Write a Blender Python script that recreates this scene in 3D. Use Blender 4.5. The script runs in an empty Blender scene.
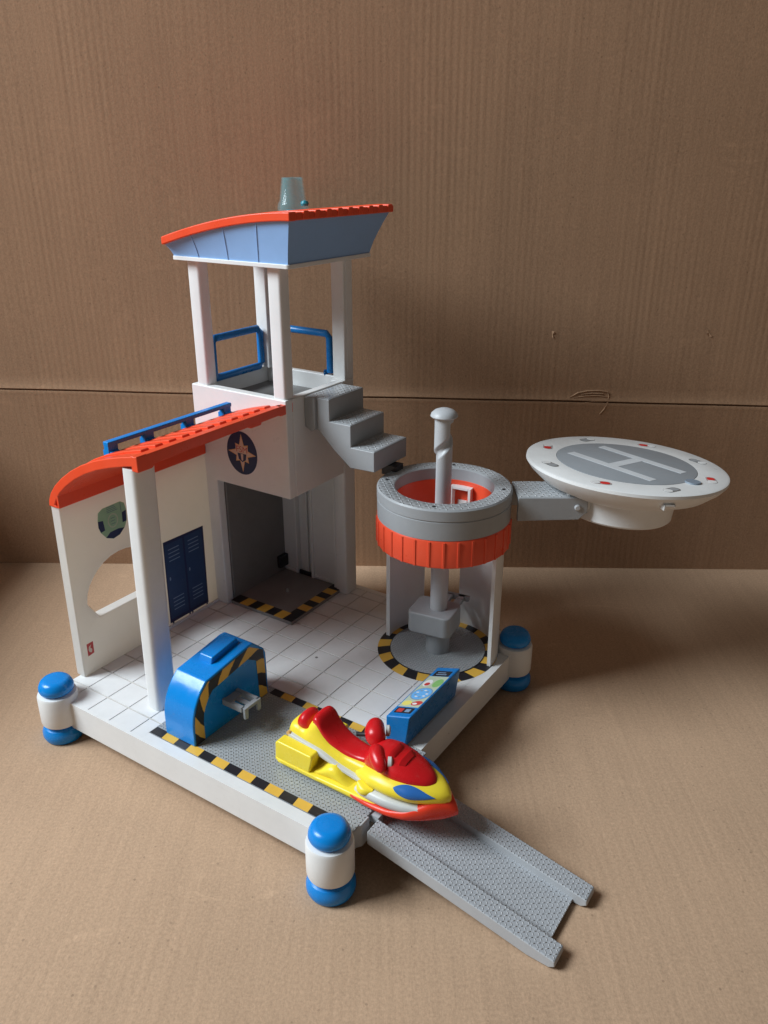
import bpy, bmesh, math, random
from mathutils import Vector, Matrix
random.seed(7)
S = 0.01                      # everything below is written in centimetres
C = bpy.context.scene.collection
rad = math.radians
sin, cos, pi = math.sin, math.cos, math.pi
YAW = rad(-33.49)
OX, OY = -4.12, 47.51         # front corner of the toy on the ground (cm)
def world(u, v, z=0):
    return Vector((OX + u*cos(YAW) - v*sin(YAW), OY + u*sin(YAW) + v*cos(YAW), z)) * S

# ------------------------------------------------------------------ materials
def nt(name):
    m = bpy.data.materials.new(name); m.use_nodes = True
    n = m.node_tree; b = n.nodes['Principled BSDF']
    return m, n, b
def node(n, t, **k):
    x = n.nodes.new(t)
    for a, v in k.items():
        if a.startswith('i_'): x.inputs[a[2:].replace('_', ' ')].default_value = v
        else: setattr(x, a, v)
    return x
def math_(n, op, a, b=None, c=None):
    x = n.nodes.new('ShaderNodeMath'); x.operation = op
    for i, q in enumerate((a, b, c)):
        if q is None: continue
        if isinstance(q, (int, float)): x.inputs[i].default_value = q
        else: n.links.new(q, x.inputs[i])
    return x.outputs[0]

def scuffs(n, b, co, col, rough, amt):
    """faint mottling of the plastic, dust in the gloss and very fine surface waviness"""
    L = n.links
    n1 = node(n, 'ShaderNodeTexNoise', i_Scale=55.0, i_Detail=5.0, i_Roughness=.65); L.new(co, n1.inputs['Vector'])
    r = node(n, 'ShaderNodeMapRange'); L.new(n1.outputs['Fac'], r.inputs['Value'])
    r.inputs['From Min'].default_value = .3; r.inputs['From Max'].default_value = .7
    r.inputs['To Min'].default_value = max(.05, rough-.07); r.inputs['To Max'].default_value = rough+.12
    L.new(r.outputs[0], b.inputs['Roughness'])
    mx = node(n, 'ShaderNodeMix', data_type='RGBA')
    d = [c*(1-amt) for c in col]
    mx.inputs['A'].default_value = (*d, 1); mx.inputs['B'].default_value = (*col, 1)
    n2 = node(n, 'ShaderNodeTexNoise', i_Scale=24.0, i_Detail=6.0, i_Roughness=.7); L.new(co, n2.inputs['Vector'])
    r2 = node(n, 'ShaderNodeMapRange'); L.new(n2.outputs['Fac'], r2.inputs['Value'])
    r2.inputs['From Min'].default_value = .35; r2.inputs['From Max'].default_value = .6
    L.new(r2.outputs[0], mx.inputs['Factor'])
    mg = node(n, 'ShaderNodeMix', data_type='RGBA'); L.new(mx.outputs['Result'], mg.inputs['A'])
    mg.inputs['B'].default_value = (*[c*.5+.5*k for c, k in zip(col, (.30, .25, .20))], 1)
    mpg = node(n, 'ShaderNodeMapping'); L.new(co, mpg.inputs['Vector']); mpg.inputs['Scale'].default_value = (30, 75, 45); mpg.inputs['Rotation'].default_value = (.5, .3, .8)
    n4 = node(n, 'ShaderNodeTexNoise', i_Scale=1.0, i_Detail=8.0, i_Roughness=.72, i_Distortion=2.0); L.new(mpg.outputs[0], n4.inputs['Vector'])
    r4 = node(n, 'ShaderNodeMapRange'); L.new(n4.outputs['Fac'], r4.inputs['Value'])
    r4.inputs['From Min'].default_value = .60; r4.inputs['From Max'].default_value = .78; r4.inputs['To Max'].default_value = .32
    L.new(r4.outputs[0], mg.inputs['Factor']); L.new(mg.outputs['Result'], b.inputs['Base Color'])
    n3 = node(n, 'ShaderNodeTexNoise', i_Scale=90.0, i_Detail=2.0); L.new(co, n3.inputs['Vector'])
    return n3.outputs['Fac']

def plastic(name, col, rough=.36, amt=.07, bump=.05, sss=0.0):
    m, n, b = nt(name)
    tc = node(n, 'ShaderNodeTexCoord')
    h = scuffs(n, b, tc.outputs['Object'], col, rough, amt)
    bp = node(n, 'ShaderNodeBump', i_Strength=bump, i_Distance=.002)
    n.links.new(h, bp.inputs['Height']); n.links.new(bp.outputs[0], b.inputs['Normal'])
    b.inputs['IOR'].default_value = 1.46
    if sss:
        b.inputs['Subsurface Weight'].default_value = sss
        b.inputs['Subsurface Radius'].default_value = (1, .9, .8)
        b.inputs['Subsurface Scale'].default_value = .002
    return m

def treadplate(name, col, rough=.4, pitch=.62, ax=('X', 'Y'), height=.0009, strength=1.0):
    """moulded lozenge tread pattern: little raised dashes, alternately turned"""
    m, n, b = nt(name); L = n.links
    tc = node(n, 'ShaderNodeTexCoord')
    h0 = scuffs(n, b, tc.outputs['Object'], col, rough, .10)
    sp = node(n, 'ShaderNodeSeparateXYZ'); L.new(tc.outputs['Object'], sp.inputs[0])
    p = pitch*S
    X = math_(n, 'DIVIDE', sp.outputs[ax[0]], p); Y = math_(n, 'DIVIDE', sp.outputs[ax[1]], p)
    hs = []
    for ox, oy, ang in ((0, 0, rad(45)), (.5, .5, rad(45)), (.5, 0, rad(-45)), (0, .5, rad(-45))):
        fx = math_(n, 'SUBTRACT', math_(n, 'FRACT', math_(n, 'ADD', X, ox+100)), .5)
        fy = math_(n, 'SUBTRACT', math_(n, 'FRACT', math_(n, 'ADD', Y, oy+100)), .5)
        a = math_(n, 'ADD', math_(n, 'MULTIPLY', fx, cos(ang)), math_(n, 'MULTIPLY', fy, sin(ang)))
        c = math_(n, 'SUBTRACT', math_(n, 'MULTIPLY', fy, cos(ang)), math_(n, 'MULTIPLY', fx, sin(ang)))
        d = math_(n, 'ADD', math_(n, 'POWER', math_(n, 'DIVIDE', a, .25), 2.0), math_(n, 'POWER', math_(n, 'DIVIDE', c, .085), 2.0))
        q = math_(n, 'SUBTRACT', 1.0, d); 
        mx = math_(n, 'MAXIMUM', q, 0.0)
        hs.append(math_(n, 'POWER', mx, 1.15))
    h = hs[0]
    for q in hs[1:]: h = math_(n, 'MAXIMUM', h, q)
    # tread crests coloured paler: glints of light put into the base colour
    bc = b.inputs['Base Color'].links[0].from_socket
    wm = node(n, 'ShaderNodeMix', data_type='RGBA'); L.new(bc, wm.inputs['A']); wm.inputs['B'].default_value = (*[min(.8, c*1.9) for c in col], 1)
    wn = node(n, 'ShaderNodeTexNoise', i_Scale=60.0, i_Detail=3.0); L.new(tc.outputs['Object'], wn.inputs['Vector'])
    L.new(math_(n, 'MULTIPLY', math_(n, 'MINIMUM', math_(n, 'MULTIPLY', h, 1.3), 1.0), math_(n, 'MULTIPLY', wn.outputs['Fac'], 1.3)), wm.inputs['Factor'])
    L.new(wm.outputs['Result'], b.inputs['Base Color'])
    h = math_(n, 'ADD', h, math_(n, 'MULTIPLY', h0, .12))
    bp = node(n, 'ShaderNodeBump', i_Strength=strength, i_Distance=height)
    L.new(h, bp.inputs['Height']); L.new(bp.outputs[0], b.inputs['Normal'])
    return m

def cardboard(name, axis, base=(.40, .268, .165), flute=.72, fl_amp=.5):
    m, n, b = nt(name); L = n.links
    tc = node(n, 'ShaderNodeTexCoord'); co = tc.outputs['Object']
    # long soft streaks along the flutes and fine paper fibre
    mp = node(n, 'ShaderNodeMapping'); L.new(co, mp.inputs['Vector'])
    sc = {'Z': (70, 70, 2.5), 'Y': (110, 7, 110)}[axis]
    mp.inputs['Scale'].default_value = sc
    st = node(n, 'ShaderNodeTexNoise', i_Scale=1.0, i_Detail=4.0, i_Roughness=.6); L.new(mp.outputs[0], st.inputs['Vector'])
    bl = node(n, 'ShaderNodeTexNoise', i_Scale=5.0, i_Detail=5.0, i_Roughness=.6); L.new(co, bl.inputs['Vector'])
    fi = node(n, 'ShaderNodeTexNoise', i_Scale=420.0, i_Detail=4.0, i_Roughness=.75); L.new(co, fi.inputs['Vector'])
    mp2 = node(n, 'ShaderNodeMapping'); L.new(co, mp2.inputs['Vector']); mp2.inputs['Scale'].default_value = (900, 260, 260)
    fb = node(n, 'ShaderNodeTexNoise', i_Scale=1.0, i_Detail=3.0, i_Roughness=.6, i_Distortion=.6); L.new(mp2.outputs[0], fb.inputs['Vector'])
    vo = node(n, 'ShaderNodeTexVoronoi', i_Scale=75.0); L.new(co, vo.inputs['Vector'])
    speck = math_(n, 'MULTIPLY', math_(n, 'LESS_THAN', vo.outputs['Distance'], .075), .22)
    sp = node(n, 'ShaderNodeSeparateXYZ'); L.new(co, sp.inputs[0])
    wob = math_(n, 'MULTIPLY', math_(n, 'SUBTRACT', bl.outputs['Fac'], .5), .006)
    w = math_(n, 'SINE', math_(n, 'MULTIPLY', math_(n, 'ADD', sp.outputs['X'], wob), 2*pi/(flute*S)))
    mp3 = node(n, 'ShaderNodeMapping'); L.new(co, mp3.inputs['Vector']); mp3.inputs['Scale'].default_value = (9, 9, 3)
    un = node(n, 'ShaderNodeTexNoise', i_Scale=1.0, i_Detail=3.0); L.new(mp3.outputs[0], un.inputs['Vector'])
    ur = node(n, 'ShaderNodeMapRange'); L.new(un.outputs['Fac'], ur.inputs['Value'])
    ur.inputs['From Min'].default_value = .38; ur.inputs['From Max'].default_value = .66; ur.inputs['To Max'].default_value = 1.9
    w = math_(n, 'MULTIPLY', w, ur.outputs[0])        # flutes press through unevenly
    mp4 = node(n, 'ShaderNodeMapping'); L.new(co, mp4.inputs['Vector']); mp4.inputs['Scale'].default_value = (14, 40, 40); mp4.inputs['Rotation'].default_value = (.2, .5, .4)
    sf = node(n, 'ShaderNodeTexNoise', i_Scale=1.0, i_Detail=7.0, i_Roughness=.7, i_Distortion=1.5); L.new(mp4.outputs[0], sf.inputs['Vector'])
    scuff = math_(n, 'MULTIPLY', math_(n, 'MAXIMUM', math_(n, 'SUBTRACT', sf.outputs['Fac'], .60), 0.0), 1.1)
    # value factor
    f = math_(n, 'ADD', 1.0, math_(n, 'MULTIPLY', math_(n, 'SUBTRACT', st.outputs['Fac'], .5), .22))
    f = math_(n, 'ADD', f, math_(n, 'MULTIPLY', math_(n, 'SUBTRACT', bl.outputs['Fac'], .5), .30))
    f = math_(n, 'ADD', f, math_(n, 'MULTIPLY', math_(n, 'SUBTRACT', fi.outputs['Fac'], .5), .80))
    f = math_(n, 'ADD', f, math_(n, 'MULTIPLY', math_(n, 'SUBTRACT', fb.outputs['Fac'], .5), .34))
    f = math_(n, 'ADD', f, math_(n, 'MULTIPLY', w, .035*fl_amp))
    f = math_(n, 'ADD', math_(n, 'SUBTRACT', f, speck), scuff)
    vm = node(n, 'ShaderNodeVectorMath', operation='SCALE'); vm.inputs[0].default_value = base
    L.new(f, vm.inputs['Scale']); L.new(vm.outputs[0], b.inputs['Base Color'])
    h = math_(n, 'ADD', math_(n, 'MULTIPLY', w, .9*fl_amp), math_(n, 'MULTIPLY', st.outputs['Fac'], 1.6))
    h = math_(n, 'ADD', h, math_(n, 'MULTIPLY', fi.outputs['Fac'], .9))
    bp = node(n, 'ShaderNodeBump', i_Strength=.55, i_Distance=.00035); L.new(h, bp.inputs['Height'])
    L.new(bp.outputs[0], b.inputs['Normal'])
    b.inputs['Roughness'].default_value = .82; b.inputs['Specular IOR Level'].default_value = .25
    return m

def glassy(name, col):
    m, n, b = nt(name)
    b.inputs['Base Color'].default_value = (*col, 1); b.inputs['Roughness'].default_value = .08
    b.inputs['Alpha'].default_value = .15; b.inputs['Specular IOR Level'].default_value = .9
    return m

WHITE = plastic('white_plastic', (.77, .775, .77), .34, .05, sss=.0)
def thin_white(name):
    m = plastic(name, (.77, .775, .77), .36, .05); n = m.node_tree; b = n.nodes['Principled BSDF']; out = n.nodes['Material Output']
    t = node(n, 'ShaderNodeBsdfTranslucent'); t.inputs['Color'].default_value = (.95, .85, .69, 1)
    x = node(n, 'ShaderNodeMixShader'); x.inputs[0].default_value = .37
    n.links.new(b.outputs[0], x.inputs[1]); n.links.new(t.outputs[0], x.inputs[2]); n.links.new(x.outputs[0], out.inputs['Surface'])
    return m
THINW = thin_white('thin_white_plastic')
TILEW = plastic('tile_white_plastic', (.76, .765, .765), .40, .07)
GROOVE = plastic('tile_groove', (.60, .58, .55), .6, .2)
GREY = plastic('grey_plastic', (.33, .345, .36), .38, .08)
PGREY = plastic('pale_grey_plastic', (.48, .495, .515), .38, .08)
DGREY = plastic('dark_grey_plastic', (.20, .195, .19), .45, .12)
LIFTG = plastic('lift_grey_plastic', (.25, .235, .23), .45, .12)
RED = plastic('orange_red_plastic', (.84, .082, .028), .33, .06)
RED2 = plastic('red_band_plastic', (.83, .088, .036), .33, .06)
SKIRED = plastic('ski_red_plastic', (.62, .010, .014), .28, .06)
BOWRED = plastic('bow_red_plastic', (.83, .050, .020), .28, .06)
YEL = plastic('yellow_plastic', (.93, .73, .045), .30, .05)
SILV = plastic('silver_plastic', (.60, .61, .60), .36, .06)
BLUE = plastic('blue_plastic', (.003, .235, .68), .22, .06)
DBLUE = plastic('mid_blue_plastic', (.008, .175, .50), .28, .08)
WBLUE = plastic('ski_window_blue', (.03, .15, .46), .28, .08)
PBLUE = plastic('pale_blue_plastic', (.27, .46, .78), .36, .05)
BLACK = plastic('black_plastic', (.018, .018, .022), .4, .1)
HYEL = plastic('hazard_yellow', (.80, .48, .075), .4, .10)
NAVY = plastic('navy_print', (.016, .028, .095), .4, .1)
LOCK = plastic('locker_print', (.020, .058, .155), .38, .12)
LOCKL = plastic('locker_pale_print', (.20, .30, .44), .4, .1)
GOLD = plastic('gold_print', (.70, .42, .17), .4, .1)
CREAM = plastic('cream_print', (.66, .52, .42), .4, .1)
SAGE = plastic('sage_print', (.30, .50, .32), .42, .10)
SAGEL = plastic('pale_sage_print', (.46, .53, .40), .42, .10)
PRED = plastic('red_print', (.52, .05, .045), .4, .1)
PGRN = plastic('green_print', (.22, .46, .15), .4, .1)
PYEL = plastic('yellow_print', (.74, .66, .16), .4, .1)
PLB = plastic('light_blue_print', (.14, .42, .80), .35, .1)
PWH = plastic('white_print', (.75, .74, .75), .4, .1)
PGR = plastic('slate_print', (.12, .20, .24), .4, .1)
HGREY = plastic('pad_disc_grey', (.30, .325, .35), .42, .06)
CLEAR = glassy('aqua_clear_plastic', (.16, .60, .68))
AQUA = plastic('aqua_plastic', (.02, .42, .55), .2, .05)
LENSR = plastic('red_lens', (.70, .03, .03), .2, .05)
WHEELG = plastic('grey_wheel', (.10, .12, .11), .5, .1)
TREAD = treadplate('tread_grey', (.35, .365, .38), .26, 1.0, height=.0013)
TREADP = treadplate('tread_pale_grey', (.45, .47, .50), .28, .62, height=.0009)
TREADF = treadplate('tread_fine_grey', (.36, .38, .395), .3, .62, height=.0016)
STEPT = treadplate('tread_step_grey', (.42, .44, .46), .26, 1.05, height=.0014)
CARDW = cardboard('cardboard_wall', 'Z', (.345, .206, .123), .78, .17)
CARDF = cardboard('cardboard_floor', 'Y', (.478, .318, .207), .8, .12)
PAPER = plastic('torn_paper', (.50, .36, .235), .85, .25)

# ------------------------------------------------------------------ mesh builder
class B:
    def __init__(s): s.v = []; s.f = []; s.m = []
    def add(s, vs, fs, m=0, M=None):
        k = len(s.v)
        for p in vs:
            p = Vector(p)
            s.v.append(M @ p if M else p)
        for f in fs: s.f.append([i+k for i in f]); s.m.append(m)
        return s
    def box(s, a, b, m=0, M=None, top=None):
        x0, y0, z0 = a; x1, y1, z1 = b
        vs = [(x0,y0,z0),(x1,y0,z0),(x1,y1,z0),(x0,y1,z0),(x0,y0,z1),(x1,y0,z1),(x1,y1,z1),(x0,y1,z1)]
        fs = [(0,3,2,1),(0,1,5,4),(1,2,6,5),(2,3,7,6),(3,0,4,7)]
        s.add(vs, fs, m, M); s.add(vs, [(4,5,6,7)], m if top is None else top, M)
        return s
    def prism(s, pts, axis, lo, hi, m=0, M=None, holes=(), side=None):
        """polygon in the plane across `axis`; (a,b) = the two other axes in order, z last"""
        def P(a, b, c):
            return {'x': (c, a, b), 'y': (a, c, b), 'z': (a, b, c)}[axis]
        bm = bmesh.new(); loops = [list(pts)] + [list(h) for h in holes]; ed = []; vv = []
        for l in loops:
            vs = [bm.verts.new(P(a, b, lo)) for a, b in l]; vv.append(vs)
            for i in range(len(vs)): ed.append(bm.edges.new((vs[i], vs[(i+1) % len(vs)])))
        if holes: r = bmesh.ops.triangle_fill(bm, edges=ed, use_beauty=True)
        else: bm.faces.new(vv[0])
        base = list(bm.faces)
        r = bmesh.ops.extrude_face_region(bm, geom=base)
        d = Vector(P(0, 0, hi-lo))
        bmesh.ops.translate(bm, vec=d, verts=[g for g in r['geom'] if isinstance(g, bmesh.types.BMVert)])
        bmesh.ops.recalc_face_normals(bm, faces=list(bm.faces))
        bm.verts.index_update()
        s.add([v.co.copy() for v in bm.verts], [[v.index for v in f.verts] for f in bm.faces], m, M)
        bm.free(); return s
    def lathe(s, prof, c=(0, 0, 0), n=64, m=0, M=None, a0=0, a1=2*pi, mats=None):
        full = abs(a1-a0-2*pi) < 1e-6; k = n if full else n+1
        vs = []
        for i in range(k):
            a = a0 + (a1-a0)*i/n
            for r, z in prof: vs.append((c[0]+r*cos(a), c[1]+r*sin(a), c[2]+z))
        q = len(prof)
        for j in range(q-1):
            fs = []
            for i in range(n):
                i2 = (i+1) % k
                fs.append((i*q+j, i2*q+j, i2*q+j+1, i*q+j+1))
            s.add([] , [], m)
            s._pend = fs
            kk = len(s.v)
            if j == 0: s.base = kk; s.add(vs, [], m, M)
            for f in fs: s.f.append([x+s.base for x in f]); s.m.append(mats[j] if mats else m)
        if full:
            if prof[0][0] > 1e-6: s.f.append([s.base+i*q for i in range(k)][::-1]); s.m.append(m)
            if prof[-1][0] > 1e-6: s.f.append([s.base+i*q+q-1 for i in range(k)]); s.m.append(mats[-1] if mats else m)
        return s
    def ring(s, prof, c, n=64, m=0, a0=0, a1=2*pi, mats=None, M=None):
        """closed profile swept round an axis (a tube wall)"""
        full = abs(a1-a0-2*pi) < 1e-6; k = n if full else n+1; q = len(prof); vs = []
        for i in range(k):
            a = a0+(a1-a0)*i/n
            for r, z in prof: vs.append((c[0]+r*cos(a), c[1]+r*sin(a), c[2]+z))
        base = len(s.v); s.add(vs, [], m, M)
        for j in range(q):
            j2 = (j+1) % q
            for i in range(n):
                i2 = (i+1) % k
                s.f.append([base+x for x in (i*q+j, i2*q+j, i2*q+j2, i*q+j2)]); s.m.append(mats[j] if mats else m)
        if not full:
            s.f.append([base+j for j in range(q)][::-1]); s.m.append(m)
            s.f.append([base+(k-1)*q+j for j in range(q)]); s.m.append(m)
        return s
    def loft(s, secs, m=0, caps=True, M=None):
        n = len(secs[0]); base = len(s.v)
        for sec in secs: s.add(sec, [], m, M)
        for i in range(len(secs)-1):
            for j in range(n):
                j2 = (j+1) % n
                s.f.append([base+x for x in (i*n+j, i*n+j2, (i+1)*n+j2, (i+1)*n+j)]); s.m.append(m)
        if caps:
            s.f.append([base+j for j in range(n)][::-1]); s.m.append(m)
            s.f.append([base+(len(secs)-1)*n+j for j in range(n)]); s.m.append(m)
        return s
    def tube(s, path, r, n=12, m=0, square=False):
        secs = []
        pts = [Vector(p) for p in path]
        for i, p in enumerate(pts):
            t = (pts[min(i+1, len(pts)-1)] - pts[max(i-1, 0)]).normalized()
            up = Vector((0, 0, 1)) if abs(t.z) < .95 else Vector((1, 0, 0))
            if 0 < i < len(pts)-1:
                a = (pts[i]-pts[i-1]).normalized(); b = (pts[i+1]-pts[i]).normalized()
                k = 1/max(.5, cos(a.angle(b)/2))
            else: k = 1
            x = t.cross(up).normalized(); y = x.cross(t).normalized()
            secs.append([p + (x*cos(2*pi*j/n) + y*sin(2*pi*j/n))*r for j in range(n)])
        return s.loft(secs, m)
    def obj(s, name, mats, parent=None, bevel=0, seg=2, smooth=True, ang=32, o0=None, limit=35):
        me = bpy.data.meshes.new(name)
        o0 = o0 if o0 is not None else ORG
        me.from_pydata([tuple((p-o0)*S) for p in s.v], [], s.f)
        bm = bmesh.new(); bm.from_mesh(me)
        bmesh.ops.recalc_face_normals(bm, faces=list(bm.faces))
        bm.to_mesh(me); bm.free()
        if not isinstance(mats, (list, tuple)): mats = [mats]
        for m in mats: me.materials.append(m)
        for p, i in zip(me.polygons, s.m): p.material_index = i
        if smooth:
            me.shade_smooth(); me.set_sharp_from_angle(angle=rad(ang))
        o = bpy.data.objects.new(name, me); C.objects.link(o)
        if parent: o.parent = parent
        if bevel:
            b = o.modifiers.new('bevel', 'BEVEL'); b.width = bevel*S; b.segments = seg
            b.limit_method = 'ANGLE'; b.angle_limit = rad(limit); b.harden_normals = True
        return o
ORG = Vector((0, 0, 0))
def root(name, label, cat, loc, rz=0, group=None):
    o = bpy.data.objects.new(name, None); C.objects.link(o); o.empty_display_size = .02
    o.location = loc; o.rotation_euler = (0, 0, rz); o['label'] = label; o['category'] = cat
    if group: o['group'] = group
    return o
def rrect(x0, y0, x1, y1, r, n=5):
    out = []
    for cx, cy, a in ((x1-r, y0+r, -90), (x1-r, y1-r, 0), (x0+r, y1-r, 90), (x0+r, y0+r, 180)):
        for i in range(n+1):
            t = rad(a+90*i/n); out.append((cx+r*cos(t), cy+r*sin(t)))
    return out
def ell(cx, cy, rx, ry, n=28, rot=0):
    return [(cx+rx*cos(2*pi*i/n)*cos(rot)-ry*sin(2*pi*i/n)*sin(rot), cy+rx*cos(2*pi*i/n)*sin(rot)+ry*sin(2*pi*i/n)*cos(rot)) for i in range(n)]
def text_prism(b, txt, size, place, m, depth=.03):
    """outline letters turned into mesh; place(x, y, d) maps letter plane to cm"""
    cu = bpy.data.curves.new('lettering', 'FONT'); cu.body = txt; cu.size = size; cu.extrude = 0
    cu.align_x = 'CENTER'; cu.align_y = 'CENTER'
    o = bpy.data.objects.new('lettering', cu); C.objects.link(o)
    dg = bpy.context.evaluated_depsgraph_get(); me = o.evaluated_get(dg).to_mesh()
    vs = [place(v.co.x, v.co.y, depth) for v in me.vertices]; fs = [list(p.vertices) for p in me.polygons]
    b.add(vs, fs, m)
    o.evaluated_get(dg).to_mesh_clear(); bpy.data.objects.remove(o); bpy.data.curves.remove(cu)

# ================================================================== SETTING
def structure(o): o['kind'] = 'structure'; return o
WY = 102.6
g = B()
N = 60
g.box((-190, -80, -1.2), (190, WY+1.0, 0))
structure(g.obj('floor', CARDF))
# back wall of the box: a lower panel, a pressed fold line, an upper panel
slope = -.017; yaw = -.0204
def wallpt(x, z, d=0.0): return Vector((x, WY + yaw*x - d, z))
w = B()
xs = [-190 + 380*i/120 for i in range(121)]
prof = [(-0.3, 0.0), (23.25, 0.0), (23.5, .03), (23.85, .07), (23.97, .05), (24.02, -.28), (24.2, -.30), (24.25, .10), (24.5, .05), (25.0, -.05), (26.0, 0.0), (110, 0.6)]
rows = []
for x in xs:
    wob = .05*sin(x*.09)+.02*sin(x*.31+1)
    rows.append([wallpt(x, z + (slope*x if z > 1 else 0) + (wob if 22 < z < 27 else 0), d) for z, d in prof])
nP = len(prof)
vs = [p for r in rows for p in r]
fs = [(i*nP+j, (i+1)*nP+j, (i+1)*nP+j+1, i*nP+j+1) for i in range(len(rows)-1) for j in range(nP-1)]
k = len(vs)
vs += [p + Vector((0, 1.2, 0)) for p in vs]
fs += [tuple(x+k for x in f[::-1]) for f in fs]
w.add(vs, fs)
for j in range(nP-1):
    w.f.append([j, j+1, k+j+1, k+j]); w.m.append(0)
n_ = (len(rows)-1)*nP
for i in range(len(rows)-1):
    w.f.append([i*nP, k+i*nP, k+(i+1)*nP, (i+1)*nP]); w.m.append(0)
    w.f.append([i*nP+nP-1, (i+1)*nP+nP-1, k+(i+1)*nP+nP-1, k+i*nP+nP-1]); w.m.append(0)
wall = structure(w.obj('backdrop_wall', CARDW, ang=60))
lf_ = B(); lf_.box((-64.5, 58, 0.01), (-63.9, WY+yaw*-64-.05, 26))  # out-of-view side panel of the box, added to shade the lower left
sidep = structure(lf_.obj('unseen_side_flap', CARDW))
# small dents and a crumpled spot in the paper of the wall
dn = B()
def flake(x, z, pts, d0=.02, d1=.22):
    pts = [(a*.85, b*.85) for a, b in pts]; d1 *= .65
    ps = [wallpt(x+a, z+b, d0 + (d1 if i % 2 else 0)) for i, (a, b) in enumerate(pts)]
    c = wallpt(x, z, d1*.5)
    k = len(dn.v); dn.add(ps+[c], [(i, (i+1) % len(ps), len(ps)) for i in range(len(ps))])
flake(39.9, 32.5, [(-.9, .5), (-.3, .55), (.1, -.1), (.5, -.5), (.1, -.7), (-.3, -.1)])
flake(20.8, 32.2, [(-.2, .6), (.2, .5), (.35, -.2), (.1, -.6), (-.1, -.2)], d1=.3)
for pts in ([(-3.0, .35), (-2.0, .95), (-.8, 1.2), (.6, 1.25), (1.7, 1.1)], [(1.75, 1.15), (1.95, .5), (1.85, -.4), (1.5, -1.2), (1.0, -1.8)],
            [(-2.6, .3), (-1.0, .55), (.6, .6), (1.7, .45)], [(-1.0, -.35), (.2, -.15), (1.3, -.2)], [(-1.6, .75), (-.2, .9), (1.2, .85)]):
    n_p = len(pts); base_ = len(dn.v)
    for i_, (a, c_) in enumerate(pts):
        wd_ = .12*sin(pi*(i_+.5)/n_p)
        dx, dz = (pts[min(i_+1, n_p-1)][0]-pts[max(i_-1, 0)][0], pts[min(i_+1, n_p-1)][1]-pts[max(i_-1, 0)][1]); l_ = math.hypot(dx, dz); nx_, nz_ = -dz/l_, dx/l_
        dn.v += [wallpt(26.6+a+nx_*wd_, 23.9+c_+nz_*wd_, -.01), wallpt(26.6+a, 23.9+c_, .08), wallpt(26.6+a-nx_*wd_, 23.9+c_-nz_*wd_, -.01)]
    for i_ in range(n_p-1):
        q = base_+i_*3
        dn.f += [[q, q+3, q+4, q+1], [q+1, q+4, q+5, q+2]]; dn.m += [0, 0]
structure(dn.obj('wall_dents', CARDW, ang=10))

# ================================================================== THE TOY STATION
ORG = Vector((-17, 17, 0))
ST = root('rescue_station', 'white and red toy rescue station with lookout tower and helipad on brown cardboard', 'toy station', world(-17, 17, 0), YAW)
def part(name, b, mats, parent=None, bevel=0.0, **k):
    return b.obj(name, mats, parent or ST, bevel, **k)
ZT, ZB = 4.4, 1.5
# ---- base plate with moulded floor tiles
b = B()
b.prism([(-34.3, .45), (.15, .45), (.15, 34.95), (-34.3, 34.95)], 'z', ZB+.02, ZT-.07, 1)
b.prism([(-34.35, .4), (-34.2, .4), (-34.2, 35), (-34.35, 35)], 'z', ZB, ZT-.05, 0)
b.prism([(-34.3, .4), (.2, .4), (.2, .75), (-34.3, .75)], 'z', ZB-.004, ZT, 0)
b.prism([(-1.1, 13.2), (.2, 13.2), (.2, 35.0), (-1.1, 35.0)], 'z', ZB-.004, ZT, 0)
b.prism([(.196, .4), (.204, .4), (.204, 35), (.196, 35)], 'z', ZB-.004, ZT, 0)
b.prism([(-34.3, 34.3), (-1.1, 34.3), (-1.1, 35.004), (-34.3, 35.004)], 'z', ZB-.004, ZT, 0)
base = part('base_plate', b, [WHITE, GROOVE], bevel=.10)
t = B(); PU, PV, GP = 2.94, 2.98, .055
us = [-31.9 + PU*i for i in range(-1, 12)]; vs_ = [3.03-PV + PV*i for i in range(0, 13)]
for i in range(len(us)-1):
    for j in range(len(vs_)-1):
        # one row of moulded tiles after another
        u0, u1 = max(us[i], -34.3)+GP, min(us[i+1], -1.0)-GP
        v0, v1 = max(vs_[j], .75)+.1*(vs_[j] > .75), min(vs_[j+1], 34.3)-.1
        if u1-u0 < .3 or v1-v0 < .3: continue
        def put(a, c, d, e):
            if c-a > .15 and e-d > .15: t.box((a, d, ZT-.09), (c, e, ZT))
        if u1 < -21.6 or v0 > 13.1: put(u0, u1, v0, v1)
        else:
            if u0 < -21.6: put(u0, -21.6, v0, v1)
            if v1 > 13.1: put(max(u0, -21.6), u1, 13.1, v1)

t.box((-21.6, .75, ZT-.09), (-1.0, 1.55, ZT-.004))
part('floor_tiles', t, TILEW, base, bevel=.035, seg=1)
sc = B(); sc.lathe([(.16, -.1), (.15, .02)], (-16.45, 19.6, ZT-.004), 16)
part('floor_hole', sc, DGREY, base)

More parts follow.
